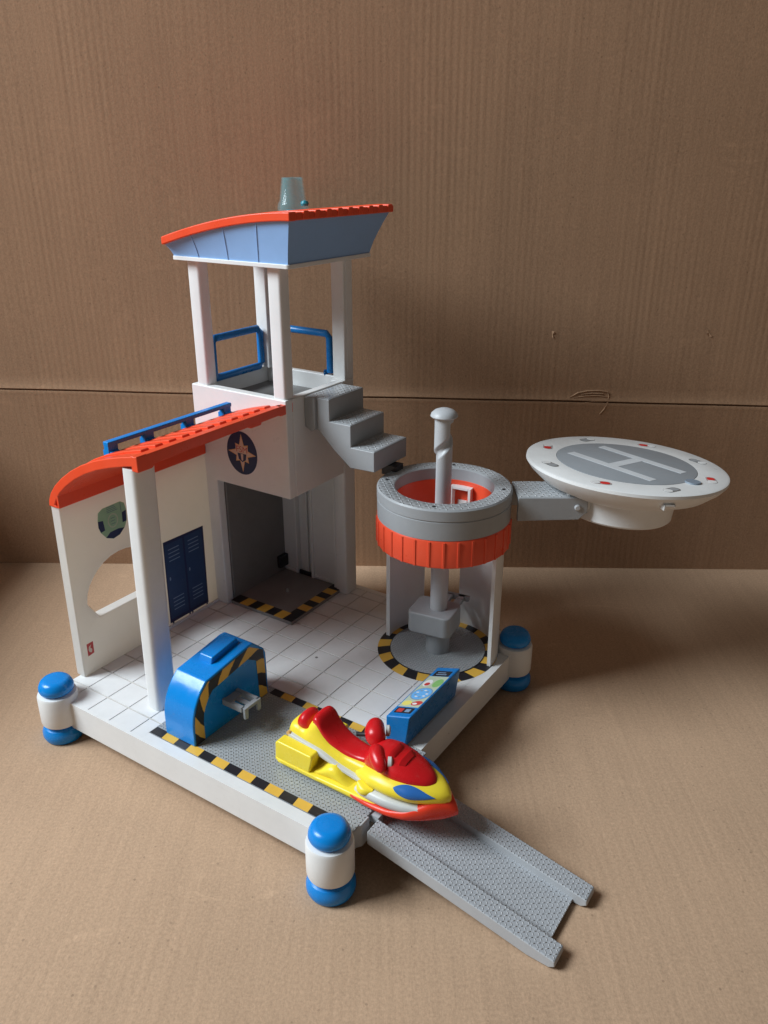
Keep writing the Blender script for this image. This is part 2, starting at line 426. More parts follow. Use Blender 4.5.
# ---- corner bollards
def bollard(u, v):
    p = B(); p.lathe([(1.6, 1.85), (1.8, 1.92), (1.87, 2.15), (1.87, 4.85), (1.77, 5.08), (1.5, 5.15)], (u, v, 0), 48)
    o = part('corner_post', p, WHITE)
    c = B(); c.lathe([(1.25, 5.05), (1.3, 5.22), (1.55, 5.34), (1.64, 5.6), (1.6, 5.9), (1.42, 6.28), (1.2, 6.48), (.9, 6.55), (0, 6.56)], (u, v, 0), 48)
    part('post_cap', c, BLUE, o)
    f = B(); f.lathe([(1.45, 0), (1.78, .1), (1.95, .5), (1.93, 1.0), (1.72, 1.42), (1.4, 1.58), (1.4, 1.87)], (u, v, 0), 48)
    part('post_foot', f, BLUE, o)
    return o
for u, v in ((.12, -.12), (-33.0, .42), (-.05, 32.6)): bollard(u, v)

# ---- hazard stripes helper: row of quads alternating black and yellow
def stripe_row(b, p0, p1, wid, n, z, skew=0.0, start=0, th=.035):
    p0 = Vector((*p0, 0)); p1 = Vector((*p1, 0)); d = (p1-p0); t = d.normalized(); nrm = Vector((-t.y, t.x, 0))
    for i in range(n):
        a = p0 + d*(i/n); c = p0 + d*((i+1)/n); sk = t*skew
        s0 = sk if i > 0 else sk*0; s1 = sk if i < n-1 else sk*0
        q = [a, c, c + nrm*wid + s1, a + nrm*wid + s0]
        lo = [Vector((x.x, x.y, z)) for x in q]; hi = [Vector((x.x, x.y, z+th)) for x in q]
        b.add(lo+hi, [(4,5,6,7), (0,1,5,4), (1,2,6,5), (2,3,7,6), (3,0,4,7)], (i+start) % 2)
# ---- slipway floor
s = B(); s.box((-21.5, 1.6, ZT-.2), (.75, 13.0, ZT+.02), 0, top=1)
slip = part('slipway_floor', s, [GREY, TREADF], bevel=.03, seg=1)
s = B()
s.prism([(.22, 2.0), (.95, 2.9), (.95, 4.0), (.22, 4.0)], 'z', 2.2, ZT, 0)
s.box((.22, 4.0, 2.4), (.72, 11.8, ZT-.2), 0)
s.box((.3, 4.35, 3.5), (1.55, 5.05, 4.28), 0); s.box((.3, 9.6, 3.5), (1.55, 10.3, 4.28), 0)
part('ramp_hinge', s, PGREY, slip, bevel=.1)
s = B()
stripe_row(s, (-21.5, 1.62), (-1.9, 1.62), .9, 13, ZT+.024, -.12, 1)
part('hazard_stripe', s, [HYEL, BLACK], slip, smooth=False)
s = B()
stripe_row(s, (-16.4, 12.12), (-4.2, 12.12), .85, 9, ZT+.024, -.12, 1)
part('hazard_stripe', s, [HYEL, BLACK], slip, smooth=False)

# ---- ramp
rp = B()
def rz(u): return 3.55 + (0.35-3.55)*(u-1.0)/(17.2-1.0)
def slab(u0, u1, v0, v1, h0, h1, th0, m0, m1):
    vs = [(u0, v0, rz(u0)-th0), (u1, v0, max(.03, rz(u1)-th0)), (u1, v1, max(.03, rz(u1)-th0)), (u0, v1, rz(u0)-th0),
          (u0, v0, rz(u0)+h0), (u1, v0, rz(u1)+h1), (u1, v1, rz(u1)+h1), (u0, v1, rz(u0)+h0)]
    rp.add(vs, [(0,3,2,1),(0,1,5,4),(1,2,6,5),(2,3,7,6),(3,0,4,7)], m0); rp.add(vs, [(4,5,6,7)], m1)
slab(1.2, 16.2, 4.35, 8.95, 0, -.1, .35, 0, 1)
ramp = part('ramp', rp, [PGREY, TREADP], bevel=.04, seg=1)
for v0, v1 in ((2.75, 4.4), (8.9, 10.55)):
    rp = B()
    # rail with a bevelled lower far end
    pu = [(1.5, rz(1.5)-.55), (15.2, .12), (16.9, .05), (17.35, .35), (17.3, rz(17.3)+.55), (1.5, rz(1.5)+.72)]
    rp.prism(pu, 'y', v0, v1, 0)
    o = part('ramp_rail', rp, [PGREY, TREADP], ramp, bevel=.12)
    for p in o.data.polygons:
        if p.normal.z > .9: p.material_index = 1
# ---- winch box (blue) with a grey hook
pf = [(2.35, ZT+.01), (2.38, 6.6), (2.5, 7.4), (2.75, 8.2), (3.2, 9.0), (3.7, 9.6), (4.35, 10.2), (9.9, 10.95), (10.5, 10.9), (11.9, 9.6), (12.15, 9.0), (12.2, ZT+.01)]
wb = B(); wb.prism(pf, 'x', -20.2, -16.55, 0)
box = part('winch_box', wb, BLUE, bevel=.14, seg=3, limit=24)
wb = B()
import_n = Vector((0, -(11.55-10.5), 5.6)).normalized()
def topz(v): return 10.2 + (v-4.35)*(10.95-10.2)/5.55
wb.prism([(6.2, topz(6.2)-.1), (6.4, topz(6.4)+.6), (9.6, topz(9.6)+.6), (9.9, topz(9.9)-.1)], 'x', -19.3, -17.7, 0)
part('top_block', wb, BLUE, box, bevel=.15, seg=3)
# border of hazard stripes round the right side
wb = B()
outer = [(2.5, 4.5), (2.55, 6.6), (2.7, 7.5), (3.05, 8.4), (3.6, 9.25), (4.45, 10.02), (9.95, 10.75), (11.75, 9.55), (11.98, 4.5)]
inner = [(3.6, 4.5), (3.62, 6.4), (3.75, 7.2), (4.0, 7.8), (4.4, 8.4), (5.0, 8.95), (9.6, 9.6), (10.7, 8.9), (10.9, 4.5)]
def along(poly, f):
    L = [0]
    for i in range(len(poly)-1): L.append(L[-1] + math.dist(poly[i], poly[i+1]))
    d = f*L[-1]
    for i in range(len(poly)-1):
        if d <= L[i+1]+1e-9:
            k_ = (d-L[i])/(L[i+1]-L[i]); return (poly[i][0]+(poly[i+1][0]-poly[i][0])*k_, poly[i][1]+(poly[i+1][1]-poly[i][1])*k_)
def key(poly):
    L = [0]
    for i in range(len(poly)-1): L.append(L[-1] + math.dist(poly[i], poly[i+1]))
    return [x/L[-1] for x in L]
cuts = 260
SKEW = .035
for i in range(cuts):
    f0, f1 = i/cuts, (i+1)/cuts; fm = (f0+f1)/2
    lean = .75
    for j in range(16):
        g0, g1 = j/16, (j+1)/16
        def mixp(f, g_): a_, c_ = along(outer, f), along(inner, f); return (-16.515, a_[0]+(c_[0]-a_[0])*g_, a_[1]+(c_[1]-a_[1])*g_)
        wb.add([mixp(f0, g0), mixp(f1, g0), mixp(f1, g1), mixp(f0, g1)], [(0, 1, 2, 3)], int(fm*11.2 + lean*(g0+g1)/2 + .2) % 2)
part('hazard_border', wb, [BLACK, HYEL], box, smooth=False)
hk = B()
hk.box((-16.55, 6.0, 6.75), (-14.2, 6.35, 7.35)); hk.box((-16.55, 7.75, 6.75), (-13.9, 8.1, 7.35))
hk.box((-14.05, 6.0, 6.2), (-13.75, 6.45, 7.35)); hk.box((-14.05, 7.65, 6.2), (-13.75, 8.1, 7.35)); hk.box((-14.2, 6.35, 7.0), (-13.78, 7.75, 7.34)); hk.box((-16.55, 6.8, 7.0), (-13.8, 7.3, 7.2)); hk.box((-16.55, 6.35, 6.95), (-15.7, 7.75, 7.25))
part('hook', hk, GREY, box, bevel=.08)

# ---- control console
co = B(); co.prism([(-3.2, ZT+.01), (-1.15, ZT+.01), (-.7, 7.75), (-3.2, 6.95)], 'y', 12.6, 21.7, 0)
con = part('control_console', co, DBLUE, bevel=.14, seg=3)
def cz(u): return 7.75 + (6.95-7.75)*(-.7-u)/2.5
def conpl(x, y, d): # x across towards +u, y along v
    u = -1.95 + x*1.1; return (u, 17.15 + y, cz(u) + d)
def decal(b, pts, d, m, place): b.add([place(x, y, d) for x, y in pts], [list(range(len(pts)))], m)
cs = B()
decal(cs, rrect(-1.02, -4.2, 1.02, 4.2, .1), .02, 0, conpl)
decal(cs, [(-.95, -2.9), (.95, -2.9), (.95, 2.7), (-.95, 2.7)], .028, 9, conpl)
decal(cs, rrect(-.8, -3.95, .8, -3.05, .08), .032, 1, conpl)
decal(cs, rrect(-.65, -3.8, -.1, -3.2, .05), .036, 2, conpl); decal(cs, rrect(.1, -3.75, .55, -3.25, .05), .036, 8, conpl)
decal(cs, ell(-.45, -2.25, .42, .42), .032, 3, conpl); decal(cs, ell(.45, -2.2, .5, .38, 24, .5), .032, 2, conpl); decal(cs, ell(.3, -2.3, .22, .16), .036, 4, conpl)
decal(cs, ell(0, -.55, .92, 1.1), .032, 5, conpl); decal(cs, ell(0, -.55, .82, .98), .036, 6, conpl)
for a in range(9):
    t_ = a*.7; decal(cs, ell(.5*cos(t_), -.55+.6*sin(t_), .14, .1, 10), .04, 5 if a % 2 else 4, conpl)
decal(cs, ell(.5, 1.45, .42, .75), .032, 7, conpl); decal(cs, ell(-.45, 1.4, .4, .62), .032, 4, conpl); decal(cs, ell(-.4, 1.2, .25, .3), .036, 2, conpl)
decal(cs, rrect(-.75, 2.75, .8, 3.75, .08), .032, 1, conpl); decal(cs, rrect(-.5, 3.0, .5, 3.15, .03), .036, 8, conpl); decal(cs, rrect(-.5, 3.35, .3, 3.48, .03), .036, 8, conpl)
part('console_sticker', cs, [DBLUE, BLACK, PRED, PYEL, PWH, LOCKL, PLB, PGRN, LOCKL, SAGEL], con, smooth=False)

# ---- left side wall with window opening
sw = B()
win = [(6.75, 10.1), (5.55, 12.0), (5.72, 12.9), (6.1, 13.7), (6.65, 14.4), (7.3, 15.0), (8.1, 15.5), (9.0, 15.85), (10.0, 16.0), (11.0, 15.95), (12.0, 15.7), (12.9, 15.2), (13.6, 14.5), (14.1, 13.6), (14.4, 12.3), (13.4, 10.1)]
sw.prism([(3.95, ZT), (23.0, ZT), (23.0, 22.8), (4.2, 22.8)], 'x', -34.75, -33.5, 0, holes=[win])
wallp = part('side_wall', sw, THINW, bevel=.14, limit=50)
def wpl(x, y, d): return (-33.5 + d, x, y)
st = B()
sh = [(8.05, 20.0), (8.2, 20.75), (8.75, 21.05), (10.9, 21.1), (11.35, 20.8), (11.5, 20.1), (11.45, 19.0), (11.1, 18.3), (10.4, 17.7), (9.6, 17.55), (8.8, 17.9), (8.2, 18.7), (8.03, 19.3)]
decal(st, sh, .02, 0, wpl)
decal(st, [(8.06, 19.9), (8.65, 19.8), (8.75, 18.75), (8.25, 18.68), (8.04, 19.25)], .025, 1, wpl)
decal(st, [(11.48, 20.0), (10.95, 19.9), (10.9, 18.85), (11.38, 18.85)], .025, 1, wpl)
decal(st, [(8.75, 17.95), (9.3, 18.35), (10.3, 18.4), (11.05, 18.25), (10.4, 17.72), (9.6, 17.57)], .025, 1, wpl)
decal(st, ell(9.8, 19.45, .62, .75), .025, 2, wpl); decal(st, ell(9.8, 19.45, .5, .62), .03, 0, wpl)
for q in range(4): decal(st, [(9.2, 20.4+.17*q), (10.5-.12*q, 20.4+.17*q), (10.5-.12*q, 20.46+.17*q), (9.2, 20.46+.17*q)], .025, 3, wpl)
for q in range(3): decal(st, [(9.55, 19.1+.3*q), (10.05, 19.1+.3*q), (10.05, 19.16+.3*q), (9.55, 19.16+.3*q)], .034, 3, wpl)
decal(st, [(10.85, 19.95), (10.92, 19.95), (10.92, 21.0), (10.85, 21.0)], .025, 3, wpl)
part('screen_sticker', st, [SAGE, NAVY, SAGEL, PGR], wallp, smooth=False)
st = B()
decal(st, [(4.68, 6.5), (5.42, 6.6), (5.45, 7.9), (4.68, 7.88)], .02, 0, wpl)
decal(st, [(4.9, 6.9), (5.15, 6.75), (5.25, 7.1), (5.05, 7.35), (5.2, 7.65), (4.9, 7.5), (4.82, 7.15)], .025, 1, wpl)
part('alarm_sticker', st, [PRED, CREAM], wallp, smooth=False)
# lockers
st = B()
decal(st, [(15.4, 4.95), (21.25, 4.95), (21.45, 14.55), (15.6, 14.7)], .02, 0, wpl)
for x0 in (15.62, 18.48):
    decal(st, [(x0, 5.35), (x0+2.6, 5.35), (x0+2.7, 14.3), (x0+.1, 14.3)], .025, 1, wpl)
    for zz in (12.2, 12.65, 13.1, 13.55, 6.3, 6.75, 7.2, 7.65):
        decal(st, [(x0+.55, zz), (x0+2.1, zz), (x0+2.1, zz+.1), (x0+.55, zz+.1)], .03, 2, wpl)
    decal(st, ell(x0+.45, 10.2, .1, .22, 12), .03, 2, wpl)
for x in (15.7, 18.2, 18.6, 20.9): decal(st, [(x, 4.72), (x+.25, 4.72), (x+.25, 4.95), (x, 4.95)], .02, 0, wpl)
part('locker_sticker', st, [NAVY, LOCK, LOCKL], wallp, smooth=False)
sl = B(); sl.box((-33.5, 14.9, ZT), (-33.32, 23.0, ZT+.35))
part('skirting', sl, WHITE, wallp, bevel=.04)

# ---- free-standing roof column
cl = B(); rr_ = rrect(-24.75, 4.1, -23.0, 6.5, .5)
cl.loft([[(x, y, ZT) for x, y in rr_], [(x+.75, y, 28.6) for x, y in rr_]])
# slightly leaning: bottom further left as in the moulding
part('roof_column', cl, WHITE, ang=40)

# ---- barrel roof of the boat house
arc = [(-34.75, 22.7), (-34.65, 23.3), (-34.2, 24.1), (-33.4, 25.0), (-32.3, 25.9), (-30.8, 26.9), (-29.2, 27.75), (-27.4, 28.5), (-25.5, 29.1), (-23.6, 29.6), (-21.75, 29.95)]
def inset(arc, t):
    out = []
    for i, p in enumerate(arc):
        a = Vector(arc[max(0, i-1)]); c = Vector(arc[min(len(arc)-1, i+1)]); d = (c-a).normalized()
        out.append((p[0]+d.y*t, p[1]-d.x*t))
    return out
rf = B()
inn = inset(arc, .85)
inn[0] = (-33.45, 22.7)
inn[-1] = (-21.75, 29.1)
full = arc + inn[::-1]
rf.prism(full, 'y', 4.05, 5.2, 0)
low = inset(arc, .06); lowp = low + inn[::-1]
hip = inset(arc, -.12)[1:] ; hip[-1] = (-22.75, 29.78); hipp = hip + [(-22.75, 29.2)] + inn[::-1][1:-1]
rf.prism(lowp, 'y', 5.2, 22.7, 0)
v = 5.6
crest = [q for q in inset(arc, -.16)[2:-1]] + [(-23.0, arc[-1][1]-.05)]
under = inset(arc, .3)[2:-1] + [(-22.8, 29.5)]
while v < 22.2:
    rf.prism(crest + under[::-1], 'y', v, min(22.65, v+.9), 0); v += 1.55
rf.prism([(17.6, 29.3), (17.75, 28.75), (19.2, 28.75), (19.5, 29.3)], 'x', -22.3, -21.78, 0)
rf.prism([(4.06, 29.9), (4.06, 28.55), (5.6, 28.55), (6.0, 28.85), (22.5, 29.05), (22.5, 29.9)], 'x', -22.5, -21.71, 0)
rf.box((-22.3, 22.0, 28.9), (-21.7, 24.1, 29.9))
# inner rim resting on the side wall
rf.box((-33.49, 4.05, 22.72), (-33.2, 22.68, 24.2))
roof = part('boathouse_roof', rf, RED, bevel=.10, ang=25, limit=30)
rk = B()
rk.prism([(5.9, 29.2), (21.3, 29.2), (21.3, 29.62), (5.9, 29.62)], 'x', -28.2, -27.5)
for v0 in (5.9, 10.0, 15.0, 20.1):
    rk.box((-28.18, v0+.02, 27.6), (-27.52, v0+1.1, 29.58)); rk.box((-28.45, v0+.1, 27.6), (-27.25, v0+1.0, 28.75))
part('roof_rack', rk, BLUE, roof, bevel=.1)

# ---- tower
tw = B()
F0, F1 = 22.75, 34.3; U0, U1 = -34.55, -21.65; BZ, TZ = 19.85, 30.3
tw.prism([(U0, ZT), (-31.95, ZT), (-31.95, BZ), (U1, BZ), (U1, TZ), (U0, TZ)], 'y', F0, F0+1.05)       # front face over the lift opening
tw.box((U0+.003, F0+1.05, ZT), (-33.45, F1-.003, TZ))                                         # left wall
tw.prism([(U0+1.1, ZT), (-22.15, ZT), (-22.15, TZ), (U0+1.1, TZ)], 'y', F1-.7, F1)             # back wall
tw.prism([(F0+1.05, BZ), (32.15, BZ), (32.15, TZ), (F0+1.05, TZ)], 'x', U1-1.0, U1-.002)       # right wall, upper part
tw.prism(rrect(-23.25, 32.15, U1, F1-.003, .25), 'z', ZT, TZ)                                  # right rear pillar
tw.box((-33.45, F0+1.05, 27.9), (U1-1.0, F1-.7, 28.3))
tower = part('tower', tw, WHITE, bevel=.14, limit=50)
it = B(); it.box((-33.44, F0+1.06, ZT), (-31.75, F1-.71, 27.85))
part('lift_shaft_side', it, DGREY, tower, bevel=.05)
it = B(); it.box((-33.4, F0+1.1, 28.31), (U1-1.05, F1-.75, 28.5))
part('lookout_floor', it, DGREY, tower)
it = B()
it.box((-31.99, 33.1, ZT), (-29.9, 33.58, 27.8)); it.box((-27.3, 33.0, ZT), (-23.4, 33.58, 27.8))
it.box((-29.95, 32.85, ZT), (-29.6, 33.57, 27.8)); it.box((-27.4, 32.75, ZT), (-27.05, 33.57, 27.8))
it.box((-23.6, 32.3, ZT), (-23.27, 33.57, 27.8)); it.box((-31.99, 32.95, ZT+.5), (-29.9, 33.1, ZT+.8)); it.box((-27.05, 32.85, ZT+.5), (-23.6, 33.0, ZT+.8))
it.box((-28.8, 33.3, ZT), (-28.2, 33.58, 27.8))
part('lift_guide', it, WHITE, tower, bevel=.06)
it = B(); it.box((-31.74, 31.5, 5.5), (-31.2, 33.05, 7.0)); it.box((-29.55, 33.0, ZT+.3), (-27.42, 33.3, 5.2))
part('guide_stop', it, BLACK, tower, bevel=.1)
# lift floor and its striped edge
lf = B(); lf.box((-31.73, 23.15, ZT+.005), (-22.7, 32.9, ZT+.42))
lift = part('lift_floor', lf, LIFTG, bevel=.06)
s = B(); zl = ZT+.425
stripe_row(s, (-31.73, 23.17), (-22.72, 23.17), 1.5, 7, zl, .1, 1)
k0 = len(s.v)
stripe_row(s, (-22.72, 24.68), (-22.72, 32.9), 1.4, 7, zl, 0, 1)
part('hazard_stripe', s, [HYEL, BLACK], lift, smooth=False)
sc = B(); sc.lathe([(.16, 0), (.16, .25), (.08, .4), (0, .42)], (-27.6, 28.4, ZT+.42), 12)
part('lift_pin', sc, GREY, lift)
# emblem on the tower front
def epl(x, y, d): return (-27.95 + x, F0 - d, 23.75 + y)
em = B(); decal(em, ell(0, 0, 2.12, 2.38, 40), .02, 0, epl)
star = []
for i in range(16):
    a = pi/2 + i*pi/8
    if i % 4 == 0: r = 2.08
    elif i % 2 == 0: r = 1.38
    else: r = .92
    star.append((r*cos(a)*.93, r*sin(a)*1.02))
k = len(em.v); em.add([epl(x, y, .026) for x, y in star] + [epl(0, 0, .026)], [(i, (i+1) % 16, 16) for i in range(16)], 1)
inner_s = [(x*.86, y*.86) for x, y in star]
em.add([epl(x, y, .030) for x, y in inner_s] + [epl(0, 0, .030)], [(i, (i+1) % 16, 16) for i in range(16)], 2)
decal(em, [(-.62, -.05), (.62, -.05), (.5, -.7), (0, -1.0), (-.5, -.7)], .034, 0, epl)
decal(em, [(-.18, -.1), (.18, -.1), (.12, -.75), (0, -.85), (-.12, -.75)], .038, 3, epl)
decal(em, rrect(-.86, .02, .86, .72, .2), .034, 3, epl)
text_prism(em, 'FSM', .92, lambda x, y, d: epl(x*1.05, y*1.05+.36, .042), 4)
part('emblem', em, [NAVY, GOLD, CREAM, CREAM, PRED], tower, smooth=False)

# ---- canopy posts, railings, canopy
for a, c in ((-33.9, 22.95), (-23.45, 22.95), (-33.9, 32.7), (-23.3, 32.7)):
    p = B()
    if c < 30: p.prism(rrect(a, c, a+1.6, c+1.45, .3), 'z', TZ, 42.95)
    else:
        p.prism(rrect(a, c, a+1.6, c+.45, .12), 'z', TZ, 42.95); p.prism(rrect(a+1.05, c+.44, a+1.6, c+1.6, .12), 'z', TZ, 42.95)
    part('canopy_post', p, WHITE, ang=40)
def rail(pts, name='railing'):
    r = B(); r.tube(pts, .40, 12); return part(name, r, DBLUE, ang=50)
rail([(-33.2, 24.9, 30.6), (-33.2, 24.9, 34.3), (-33.2, 25.3, 34.75), (-33.2, 32.0, 34.75), (-33.2, 32.4, 34.35), (-33.2, 32.4, 30.9), (-33.2, 32.0, 30.55), (-33.2, 25.0, 30.55)])
rail([(-31.9, 33.9, 30.5), (-31.9, 33.9, 34.3), (-31.5, 33.9, 34.75), (-25.0, 33.9, 34.75), (-24.55, 33.9, 34.3), (-24.55, 33.9, 30.55), (-25.2, 33.9, 30.42)])
cp = B()
cu0, cu1, cv0, cv1 = -34.8, -20.2, 22.25, 35.3
def roofz(f): return 44.5 + (47.25-44.5)*(1-(1-f)**1.75)
NF = 14; secs = []
# flared body, one outline per height step so the corners stay crisp
def outline(h):
    """h 0..1: from the bottom tray to the roof line"""
    e = h**1.25
    u0 = cu0 - .45*e; u1 = cu1 + 1.0*e; v0 = cv0 - .8*e; v1 = cv1 + 2.3*e
    pts = []
    def zt(u): 
        f = (u-(cu0-.45))/((cu1+1.0)-(cu0-.45)); return 43.3 + (roofz(max(0, min(1, f)))-43.3)*h
    for i in range(NF+1): u = u0+(u1-u0)*i/NF; pts.append((u, v0, zt(u)))
    for i in range(1, 6): pts.append((u1, v0+(v1-v0)*i/6, zt(u1)))
    for i in range(NF+1): u = u1+(u0-u1)*i/NF; pts.append((u, v1, zt(u)))
    for i in range(1, 6): pts.append((u0, v1+(v0-v1)*i/6, zt(u0)))
    return pts
cp.loft([outline(h) for h in (0, .25, .5, .75, 1)], 0)
canopy = part('canopy', cp, PBLUE, ang=30)
tr = B(); tr.prism(rrect(cu0-.15, cv0-.15, cu1+.15, cv1+.15, .3), 'z', 42.9, 43.3)
part('canopy_tray', tr, WHITE, canopy, bevel=.06)
for f in (.235, .50, .76):
    sm = B()
    for i in range(6):
        h0, h1 = i/6, (i+1)/6
        def P(h, o, q):
            e = h**1.25; u0 = cu0-.45*e; u1 = cu1+1.0*e; v0 = cv0-.8*e; u = u0+(u1-u0)*f+o
            ff = (u-(cu0-.45))/((cu1+1.0)-(cu0-.45)); return (u, v0-q, 43.3+(roofz(max(0, min(1, ff)))-43.3)*h)
        sm.add([P(h0, -.09, -.05), P(h1, -.09, -.05), P(h1, .09, -.05), P(h0, .09, -.05), P(h0, -.05, .07), P(h1, -.05, .07), P(h1, .05, .07), P(h0, .05, .07)],
               [(0,1,5,4), (4,5,6,7), (7,6,2,3)])
    part('canopy_rib', sm, PBLUE, canopy)
cr = B()
ra = []
for i in range(NF+1):
    f = i/NF; ra.append((cu0-.45+(cu1+1.3-(cu0-.45))*f, roofz(f)))
def shell(top, lo): return [(u, z+top) for u, z in ra] + [(u, z+lo) for u, z in ra[::-1]]
V0, V1 = cv0-1.1, cv1+2.55
cr.prism(shell(.62, -.15), 'y', V0, V0+1.0, 0)
v = V0+1.0; k = 0
while v < V1-.05:
    v2 = min(V1, v + (.95 if k % 2 == 0 else .75))
    q = ra if k % 2 == 0 else [(u + (.16 if i == NF else 0), z+.12) for i, (u, z) in enumerate(ra)]
    cr.prism([(u, z+.55) for u, z in q] + [(u, z-.12) for u, z in ra[::-1]], 'y', v, v2, 0)
    v = v2; k += 1
part('canopy_roof', cr, RED, canopy, bevel=.12, ang=25, limit=30)
bc = B(); bz = 47.45
cxb, cyb = -24.6, 28.7
bc.ring([(1.5, 0), (1.52, .35), (1.42, .75), (1.28, .95), (1.02, 3.0), (.97, 3.05), (.9, 3.0), (1.14, .95), (1.25, .6), (1.3, 0)], (cxb, cyb, bz), 40)
bc.lathe([(.9, 2.86), (.9, 2.93)], (cxb, cyb, bz), 40)
beac = part('beacon', bc, CLEAR)
bc = B(); bc.lathe([(0, 0), (.34, .05), (.42, .25), (.3, .48), (0, .55)], (cxb+1.0, cyb+.55, bz+.45), 20)
bc.lathe([(.75, .02), (.72, .12)], (cxb, cyb, bz), 24)
part('beacon_knob', bc, AQUA, beac)

# ---- stairs from tower to ring
sp = [(-21.62, 30.15), (-18.75, 30.15), (-18.75, 27.9), (-16.15, 27.9), (-16.15, 25.65), (-13.35, 25.65), (-13.35, 23.55), (-16.3, 23.45), (-18.3, 25.0), (-20.0, 26.6), (-21.62, 27.2)]
sb = B(); sb.prism(sp, 'y', 25.9, 31.9, 0)
sb.prism([(-21.62, 30.14), (-20.3, 30.14), (-20.3, 26.9), (-20.9, 26.6), (-21.62, 27.0)], 'y', 25.55, 26.2, 0)
stairs = part('stairs', sb, GREY, bevel=.1, limit=40)
for u0, u1, z in ((-21.5, -18.95, 30.15), (-18.65, -16.3, 27.9), (-16.05, -13.5, 25.65)):
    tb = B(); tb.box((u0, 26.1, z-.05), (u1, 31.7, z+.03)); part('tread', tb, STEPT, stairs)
lk = B(); lk.box((-14.3, 28.6, 22.4), (-12.5, 30.0, 23.5)); part('stair_link', lk, BLACK, stairs, bevel=.1)

# ---- round lift platform
RC = (-6.75, 28.35); c3 = (RC[0], RC[1], 0)
pr = [(4.85, 19.9), (4.85, 22.85), (4.98, 22.95), (6.45, 22.95), (6.6, 22.8), (6.6, 21.85), (6.52, 21.8), (6.52, 21.72), (6.58, 21.68), (6.56, 19.9)]
rg = B(); rg.ring(pr, c3, 96, 0, mats=[0, 0, 1, 0, 0, 0, 0, 0, 0, 0])
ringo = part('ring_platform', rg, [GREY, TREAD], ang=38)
for a in (20, 110, 200, 290):
    q = B(); q.lathe([(.18, 22.9), (.18, 22.975), (0, 22.975)], (RC[0]+5.75*cos(rad(a)), RC[1]+5.75*sin(rad(a)), 0), 12); part('screw_hole', q, BLACK, ringo)
rb = B(); rb.ring([(4.95, 17.0), (4.8, 19.85), (4.8, 21.7), (4.88, 21.7), (4.88, 19.88), (6.52, 19.88), (6.62, 19.7), (6.62, 17.15), (6.4, 17.0)], c3, 96, 0)
for i in range(30):
    a = 2*pi*i/30; M = Matrix.Translation((RC[0], RC[1], 0)) @ Matrix.Rotation(a, 4, 'Z')
    rb.box((6.55, -.12, 17.12), (6.70, .12, 19.75), 0, M)
part('red_band', rb, RED2, ringo, bevel=.04, seg=1)
wf = B(); aw = YAW + pi/2 + pi - pi - rad(24) - YAW
# small white frame on the inside of the band, far side
aw = math.atan2(.872*cos(rad(25)) + .489*sin(rad(25))*0 + .872*0, 1)  # placeholder, set below
far = Vector((-.489, .872)); rgt = Vector((.872, .489))
dv = (far*cos(rad(24)) + rgt*sin(rad(24))); aw = math.atan2(dv.y, dv.x)
M = Matrix.Translation((RC[0], RC[1], 0)) @ Matrix.Rotation(aw, 4, 'Z')
wf.box((4.0, -1.15, 18.0), (4.85, -.85, 21.2), 0, M); wf.box((4.0, .85, 18.0), (4.85, 1.15, 21.2), 0, M)
wf.box((4.0, -.86, 20.95), (4.85, .86, 21.2), 0, M); wf.box((4.5, -.86, 18.0), (4.85, .86, 18.3), 0, M); wf.box((4.65, -.5, 18.3), (4.85, .5, 19.6), 0, M)
part('window_frame', wf, WHITE, ringo, bevel=.05)

# ---- supports under the ring: two curved shells
for a0, a1 in ((138, 190), (-3, 99)):
    q = B(); q.ring([(5.75, ZT), (5.75, 17.1), (6.15, 17.1), (6.15, ZT)], c3, 28, 0, rad(a0), rad(a1)); part('support_shell', q, WHITE, ang=40)
q = B(); Mg = Matrix.Translation((RC[0], RC[1], 0)) @ Matrix.Rotation(rad(121), 4, 'Z'); q.box((5.2, -.95, ZT), (6.1, -.55, 17.1), 0, Mg); q.box((5.2, .55, ZT), (6.1, .95, 17.1), 0, Mg); q.box((5.8, -.56, ZT), (6.1, .56, 17.1), 0, Mg)
part('guide_rail', q, PGREY, bevel=.06)
# ---- turntable disc
FC = (-6.85, 28.1)
td = B()
nst = 26; r0, r1 = 5.0, 6.35
for i in range(nst):
    vs = []
    for j in range(4):
        a = 2*pi*(i+j/3)/nst; sk = .06
        vs += [(FC[0]+r0*cos(a), FC[1]+r0*sin(a), ZT+.012), (FC[0]+r1*cos(a+sk), FC[1]+r1*sin(a+sk), ZT+.012)]
    td.add(vs, [(2*j, 2*j+1, 2*j+3, 2*j+2) for j in range(3)], i % 2)
hz = part('hazard_ring', td, [HYEL, BLACK], smooth=False)
td = B(); td.lathe([(5.05, 0), (5.05, .06), (4.98, .1), (0, .1)], (*FC, ZT+.005), 72, 0, mats=[0, 0, 1])
disc = part('turntable', td, [BLACK, TREADF])
